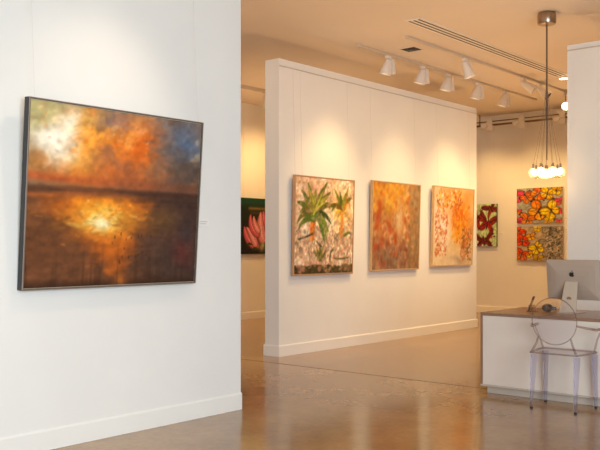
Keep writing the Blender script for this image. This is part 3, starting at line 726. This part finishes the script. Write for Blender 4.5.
# ------------------------------------------------------------------ pendant cluster lamp
PX, PY_ = -4.16, 9.33
t = thing('pendant_lamp', 'pendant lamp with a cluster of glowing glass bulbs hanging from the ceiling', 'pendant lamp', (PX, PY_, CEIL))
bm = bmesh.new(); lathe(bm, [(0.004, -0.0005), (0.098, -0.0005), (0.107, -0.02), (0.107, -0.115), (0.098, -0.135), (0.03, -0.142), (0.004, -0.142)], 32)
obj('canopy', bm, M['chrome'], t, True)
obj('cord_bundle', tube(bmesh.new(), [(0,0,-0.14), (0,0,-0.9), (0.002,0.0,-1.25), (0.002,0.0,-1.72)], [0.010, 0.010, 0.009, 0.006], 8), M['cord'], t)
N = 7
bs = [(0.155*math.cos(2*PI*k/N+0.2), 0.155*math.sin(2*PI*k/N+0.2), -1.865) for k in range(N)]+[(0.065*math.cos(2*PI*k/3), 0.065*math.sin(2*PI*k/3), -1.872) for k in range(3)]
for (bx_, by_, bz_) in bs:
    c = obj('cord', tube(bmesh.new(), [(bx_*0.02, by_*0.02, -0.85), (bx_*0.30, by_*0.30, -1.20), (bx_*0.78, by_*0.78, -1.60), (bx_, by_, bz_+0.10)], 0.0020, 6), M['cord2'], t)
    obj('socket', lathe(bmesh.new(), [(0.003, bz_+0.105), (0.012, bz_+0.10), (0.016, bz_+0.055), (0.003, bz_+0.05)], 12, Matrix.Translation((bx_, by_, 0))), M['chrome'], t, True)
    g = obj('glass_globe', sphere(bmesh.new(), (bx_, by_, bz_), (0.054, 0.054, 0.060)), M['globe'], t, True)
    obj('filament', sphere(bmesh.new(), (bx_, by_, bz_+0.008), (0.030, 0.030, 0.036), 12, 8), M['bulb'], g, True)

# ------------------------------------------------------------------ reception desk and what stands on it
DX, DY, DH = -3.888, 7.225, 0.768
t = thing('reception_desk', 'white fronted reception desk with brown top on the right of the gallery', 'desk', (DX, DY, 0))
DW, DD = 2.5, 0.92
obj('desktop', boxm(0, DW, 0, DD, DH-0.030, DH, bev=0.003), M['deskwood'], t)
obj('side_panel', boxm(0, 0.024, 0, DD, 0.085, DH-0.0305, bev=0.002), M['deskwood'], t)
obj('side_panel', boxm(DW-0.024, DW, 0, DD, 0.085, DH-0.0305, bev=0.002), M['deskwood'], t)
obj('front_panel', boxm(0.0245, DW-0.0245, 0.004, 0.03, 0.086, DH-0.0308), M['deskpanel'], t)
obj('bottom_rail', boxm(0.0, DW, 0.0, DD, 0.068, 0.0848, bev=0.002), M['plinth'], t)
obj('plinth', boxm(0.05, DW-0.05, 0.045, DD-0.05, 0.001, 0.0678), M['plinth'], t)

# desktop computer seen from behind
t = thing('desktop_computer', 'silver desktop computer seen from behind on the reception desk', 'computer', (-3.19, 7.74, DH+0.0005))
sw, z0, z1 = 0.262, 0.118, 0.500
bm = bmesh.new()
def outline(w, za, zb, r=0.018, n=5):
    pts = []
    for (cx, cz, a0) in ((w-r, zb-r, 0), (-w+r, zb-r, PI/2), (-w+r, za+r, PI), (w-r, za+r, 1.5*PI)):
        for k in range(n+1): pts.append((cx+r*math.cos(a0+PI/2*k/n), cz+r*math.sin(a0+PI/2*k/n)))
    return pts
# shell: thin at the rim, bulging gently at the back
layers = [(0.020, 0.0), (0.010, 0.0), (0.004, 0.004), (-0.008, 0.05), (-0.018, 0.11), (-0.022, 0.16)]
rings = []
for y, ins in layers:
    rings.append([bm.verts.new((x, y, z)) for x, z in outline(sw-ins*0.9, z0+ins*0.9, z1-ins*0.9, max(0.004, 0.018-ins*0.05))])
for A, B in zip(rings, rings[1:]):
    for k in range(len(A)): bm.faces.new((A[k], B[k], B[(k+1) % len(A)], A[(k+1) % len(A)]))
bm.faces.new(rings[0]); bm.faces.new(rings[-1])
sh = obj('shell', bm, M['alu'], t)
TL = math.radians(8.0); pv = Vector((0, 0, 0.30)); Rm = Matrix.Rotation(TL, 4, 'X')
sh.location = pv-(Rm @ pv); sh.rotation_euler = (TL, 0, 0)
obj('screen', boxm(-sw+0.004, sw-0.004, 0.0202, 0.0225, z0+0.06, z1-0.004), M['black'], sh)
# stand: bent plate with a cable hole, and its foot
bm = bmesh.new()
sec = [(-0.010, 0.300), (-0.040, 0.292), (-0.085, 0.150), (-0.128, 0.012), (-0.150, 0.008)]
def strip(bm, pts, w0, w1, th):
    n = len(pts); V = []
    for i, (y, z) in enumerate(pts):
        w = w0+(w1-w0)*i/(n-1)
        V.append([bm.verts.new((sx*w, y+dy, z+dz)) for sx in (-1, 1) for dy, dz in ((0, 0), (th, th*0.2))])
    for A, B in zip(V, V[1:]):
        for q in ((0,1,1,0),): pass
        bm.faces.new((A[0], A[2], B[2], B[0])); bm.faces.new((A[1], B[1], B[3], A[3])); bm.faces.new((A[0], B[0], B[1], A[1])); bm.faces.new((A[2], A[3], B[3], B[2]))
    bm.faces.new((V[0][0], V[0][1], V[0][3], V[0][2])); bm.faces.new((V[-1][0], V[-1][2], V[-1][3], V[-1][1]))
strip(bm, sec, 0.052, 0.088, 0.010)
box(bm, -0.090, 0.090, -0.152, 0.09, 0.0, 0.008, bev=0.003)
st = obj('stand', bm, M['alu2'], t)
bm = bmesh.new(); lathe(bm, [(0.003, 0), (0.022, 0), (0.022, 0.003), (0.003, 0.003)], 24, Matrix.Translation((0.0, -0.0900, 0.135)) @ Matrix.Rotation(PI/2+0.30, 4, 'X'))
obj('cable_hole', bm, M['cord2'], st)
# bitten fruit emblem and its leaf
def circ(cx, cz, r, n=40): return [(cx+r*math.cos(2*PI*k/n), cz+r*math.sin(2*PI*k/n)) for k in range(n)]
pts = []
for k in range(72):
    a = 2*PI*k/72; x = math.sin(a); z = math.cos(a)
    rr = 0.0245*(1+0.05*math.cos(2*a+PI)) - 0.0055*math.exp(-((math.atan2(x, z))/0.30)**2) - 0.0030*math.exp(-((abs(math.atan2(x, z))-PI)/0.28)**2)
    px, pz = rr*x*0.98, rr*z*1.03
    dx, dz = px-(-0.031), pz-0.003          # bite (seen from behind, so it opens to the viewer's right)
    pts.append((px, pz))
bite = []
for (px, pz) in pts:
    dx, dz = px-0.0285, pz-0.003; dd = math.hypot(dx, dz); R = 0.0125
    if dd < R: px, pz = 0.0285+dx/dd*R if dx < 0 else px, 0.003+dz/dd*R
    bite.append((px, pz))
ez = 0.366
bm = bmesh.new(); prism(bm, bite, -0.0240, -0.0222, Matrix.Translation((0, 0, ez)))
leaf = [(0.001, 0.0265), (0.0015, 0.032), (0.005, 0.037), (0.011, 0.0395), (0.0108, 0.034), (0.0075, 0.029)]
prism(bm, leaf, -0.0240, -0.0222, Matrix.Translation((0, 0, ez)))
obj('emblem', bm, M['black'], sh)

# small dark rounded device and a clear card holder
t = thing('desk_device', 'small black rounded device lying on the desk left of the computer', 'desk device', (-3.40, 7.64, DH+0.0005), (0, 0, 0.55))
bm = bmesh.new(); sphere(bm, (0, 0.01, 0.041), (0.052, 0.052, 0.040), 20, 12)
for v in bm.verts:
    if v.co.z < 0.006: v.co.z = 0.0
obj('body', bm, M['black'], t, True)
bm = bmesh.new(); lathe(bm, [(0.004,-0.012),(0.026,-0.012),(0.028,0.0),(0.022,0.004),(0.004,0.003)], 20, Matrix.Translation((-0.018,-0.036,0.040)) @ Matrix.Rotation(PI/2, 4, 'X'))
obj('dial', bm, M['rubber'], t, True)
obj('arm', boxm(0.02, 0.085, -0.005, 0.03, 0.018, 0.05, bev=0.008), M['black'], t)
t = thing('card_holder', 'clear slanted acrylic holder on the desk, left of the black rounded device', 'card holder', (-3.575, 7.60, DH+0.0005), (0, 0, 0.25))
bm = bmesh.new(); box(bm, -0.004, 0.004, -0.045, 0.045, 0.0, 0.155, bev=0.001, mtx=Matrix.Rotation(math.radians(20), 4, 'Y') @ Matrix.Translation((0, 0, 0.002)))
obj('panel', bm, M['smoke'], t)
obj('base_plate', boxm(-0.012, 0.085, -0.045, 0.045, 0.0, 0.005, bev=0.001), M['smoke'], t)
bm = bmesh.new(); box(bm, -0.0055, 0.0055, -0.03, 0.03, 0.125, 0.150, mtx=Matrix.Rotation(math.radians(20), 4, 'Y'))
obj('dark_clip', bm, M['black'], t)
bm = bmesh.new(); box(bm, 0.006, 0.062, -0.03, 0.03, 0.0055, 0.065, bev=0.004); obj('block', bm, M['smoke'], t)

# ------------------------------------------------------------------ clear plastic armchair
t = thing('clear_armchair', 'transparent plastic armchair with oval back drawn up to the desk', 'chair', (-2.98, 6.82, 0))
# local: x right, y towards the desk; rear legs at y=0, front legs at y=0.36
RX, FX, FY, SZ = 0.195, 0.228, 0.345, 0.498
def leg(x0, y0, x1, y1):
    bm = tube(bmesh.new(), [(x0, y0, 0.016), (x0*0.9+x1*0.1, y0*0.9+y1*0.1, 0.10), (x1, y1, SZ-0.034)], [0.015, 0.018, 0.030], 4); return bm
for (x0, y0, x1, y1) in ((-RX, -0.01, -RX+0.005, 0.03), (RX, -0.01, RX-0.005, 0.03), (-FX, FY+0.005, -FX+0.006, FY-0.015), (FX, FY+0.005, FX-0.006, FY-0.015)):
    l = obj('leg', leg(x0, y0, x1, y1), M['chair_leg'], t)
    obj('foot', tube(bmesh.new(), [(x0, y0, 0.0005), (x0, y0, 0.0155)], 0.013, 10), M['rubber'], l)
bm = bmesh.new()
seat = [(-RX-0.012, -0.012), (RX+0.012, -0.012), (FX+0.02, FY-0.05), (FX+0.006, FY+0.008), (0, FY+0.018), (-FX-0.006, FY+0.008), (-FX-0.02, FY-0.05)]
a = [bm.verts.new((x, y, SZ-0.010)) for x, y in seat]; b = [bm.verts.new((x, y, SZ)) for x, y in seat]
bm.faces.new(a[::-1]); bm.faces.new(b)
for i in range(len(seat)): bm.faces.new((a[i], a[(i+1) % 7], b[(i+1) % 7], b[i]))
obj('seat', bm, M['chair'], t)
rim = [(x, y, SZ-0.014) for x, y in seat]
bm = bmesh.new()
for p, q in zip(rim, rim[1:]+rim[:1]): tube(bm, [p, q], 0.0075, 6)
obj('seat_rim', bm, M['chair_edge'], t, True)
# oval back, raked a little
OZ, OA, OB, RK = 0.760, 0.198, 0.200, -0.10
def oval(th, k=1.0):
    x = OA*k*math.cos(th); z = OB*k*math.sin(th); return (x, 0.012+RK*(z)*1.0*0.5-0.005, OZ+z)
bm = bmesh.new(); tube(bm, [oval(2*PI*k/48) for k in range(48)], 0.0050, 8, closed=True)
obj('back_frame', bm, M['chair_edge'], t, True)
bm = bmesh.new()
A = [bm.verts.new(Vector(oval(2*PI*k/48, 0.97))+Vector((0, -0.003, 0))) for k in range(48)]
B = [bm.verts.new(Vector(oval(2*PI*k/48, 0.97))+Vector((0, 0.003, 0))) for k in range(48)]
bm.faces.new(A); bm.faces.new(B[::-1])
for k in range(48): bm.faces.new((A[k], A[(k+1) % 48], B[(k+1) % 48], B[k]))
obj('back_panel', bm, M['chair'], t)
for s in (-1, 1):
    p0 = oval(-PI/2+s*0.80)
    obj('back_support', tube(bmesh.new(), [p0, (s*0.160, 0.012, 0.565), (s*RX, 0.0, SZ-0.004)], [0.008, 0.010, 0.011], 4), M['chair_edge'], t)
for s in (-1, 1):
    p0 = Vector(oval(0.0 if s > 0 else PI)); p0.z -= 0.03
    pts = []
    ctrl = [p0, Vector((s*0.245, 0.10, 0.708)), Vector((s*0.290, 0.20, 0.690)), Vector((s*0.305, 0.285, 0.692)), Vector((s*0.290, 0.325, 0.700))]
    obj('armrest', tube(bmesh.new(), ctrl, [0.008, 0.010, 0.012, 0.014, 0.012], 8), M['chair_edge'], t, True)
    obj('arm_post', tube(bmesh.new(), [(s*0.300, 0.285, 0.685), (s*0.262, 0.29, 0.60), (s*0.232, 0.305, SZ-0.004)], [0.007, 0.009, 0.011], 6), M['chair_edge'], t, True)

# ------------------------------------------------------------------ light
def spot(loc, target, power, size=60, blend=0.8, col=WARM, radius=0.05):
    l = bpy.data.lights.new('spot_lamp', 'SPOT'); l.energy = power; l.color = col; l.spot_size = math.radians(size); l.spot_blend = blend; l.shadow_soft_size = radius
    o = bpy.data.objects.new('spot_lamp', l); COL.objects.link(o); o.location = loc
    o.rotation_euler = (Vector(target)-Vector(loc)).to_track_quat('-Z', 'Y').to_euler(); return o
def area(loc, target, power, sx, sy, col):
    l = bpy.data.lights.new('area_lamp', 'AREA'); l.shape = 'RECTANGLE'; l.size = sx; l.size_y = sy; l.energy = power; l.color = col
    o = bpy.data.objects.new('area_lamp', l); COL.objects.link(o); o.location = loc
    o.rotation_euler = (Vector(target)-Vector(loc)).to_track_quat('-Z', 'Y').to_euler(); return o
def point(loc, power, col=WARM, radius=0.1):
    l = bpy.data.lights.new('point_lamp', 'POINT'); l.energy = power; l.color = col; l.shadow_soft_size = radius
    o = bpy.data.objects.new('point_lamp', l); COL.objects.link(o); o.location = loc; return o

SW = 1.0
# washers on the middle partition
for y, ty, pw in ((9.1, 8.85, 140), (10.55, 10.5, 78), (12.1, 12.0, 160), (12.9, 12.7, 30)):
    spot((-5.85, y, 3.80), (-7.05, ty, 1.9), pw*SW, 62, 1.0, radius=0.15)
for y, pw in ((9.0, 62), (10.6, 76), (12.4, 80)):  # wide fill spots without fixtures, added to brighten the whole partition face
    spot((-4.6, y, 3.6), (-7.05, y+0.1, 0.9), pw*SW, 120, 1.0, (1.0, 0.71, 0.37), radius=0.25)
# sunset painting
spot((-3.75, 3.9, 3.85), (-5.05, 3.6, 1.7), 66*SW, 66, 1.0, (1.0, 0.80, 0.58), radius=0.07)
# back wall
for x in (-8.3, -7.25, -6.2): spot((x, 14.7, 3.9), (x, 15.95, 1.7), 115*SW, 86, 1.0, col=(1.0, 0.61, 0.22), radius=0.12)
# far left room
spot((-9.9, 11.7, 3.85), (-11.15, 11.9, 1.2), 150*SW, 125, 1.0, (1.0, 0.60, 0.22))
spot((-9.9, 14.2, 3.85), (-11.0, 14.5, 1.0), 220*SW, 100, 1.0, (1.0, 0.60, 0.22))
# unseen downward spots, added to raise the warm light through the gallery
for p in ((-5.99, 13.2, 3.8), (-2.0, 12.5, 3.8), (-5.6, 10.6, 3.85), (-9.0, 9.5, 3.9)):
    spot(p, (p[0], p[1]+0.2, 0), 130*SW, 120, 0.9)
# unseen warm spot, added to lighten the near end of the middle partition
spot((-7.6, 4.2, 3.9), (-7.3, 7.5, 1.4), 150*SW, 110, 1.0, (1.0, 0.66, 0.36), radius=0.2)
point((PX, PY_, 2.25), 6, WARM, 0.10)
# unseen upward spots without fixtures, added to brighten and warm the ceiling
for x, y, pw in ((-5.0, 8.3, 90), (-6.3, 6.0, 60), (-4.9, 11.0, 66), (-6.2, 13.6, 95), (-2.6, 8.2, 14), (-9.3, 10.5, 130), (-1.5, 11.5, 60)):
    spot((x, y, 1.5), (x, y+0.001, 4.1), pw*SW, 155, 1.0, (1.0, 0.60, 0.28), radius=0.3)
# daylight from the shop windows behind and to the right of the camera
area((3.6, -0.6, 1.8), (-5.0, 2.6, 0.3), 745, 5.0, 3.0, (0.72, 0.88, 1.0))

w = bpy.data.worlds.new('World'); sc.world = w; w.use_nodes = True
bg = w.node_tree.nodes['Background']; bg.inputs['Color'].default_value = (1.0, 0.90, 0.80, 1); bg.inputs['Strength'].default_value = 0.6

# ------------------------------------------------------------------ camera
cam = bpy.data.cameras.new('camera'); co = bpy.data.objects.new('camera', cam); COL.objects.link(co)
cam.sensor_width = 36; cam.lens = 50.4; cam.shift_y = 0.035; cam.clip_start = 0.05
co.location = (0, 0, 1.4); co.rotation_euler = (PI/2, 0, math.radians(40.404))
sc.camera = co
sc.view_settings.view_transform = 'Standard'; sc.view_settings.look = 'None'; sc.view_settings.exposure = 0.0; sc.view_settings.gamma = 1.0
sc.cycles.use_denoising = True
sc.cycles.max_bounces = 10; sc.cycles.diffuse_bounces = 5; sc.cycles.transparent_max_bounces = 16; sc.cycles.transmission_bounces = 12
sc.cycles.caustics_reflective = False; sc.cycles.caustics_refractive = False
sc.cycles.sample_clamp_indirect = 6.0
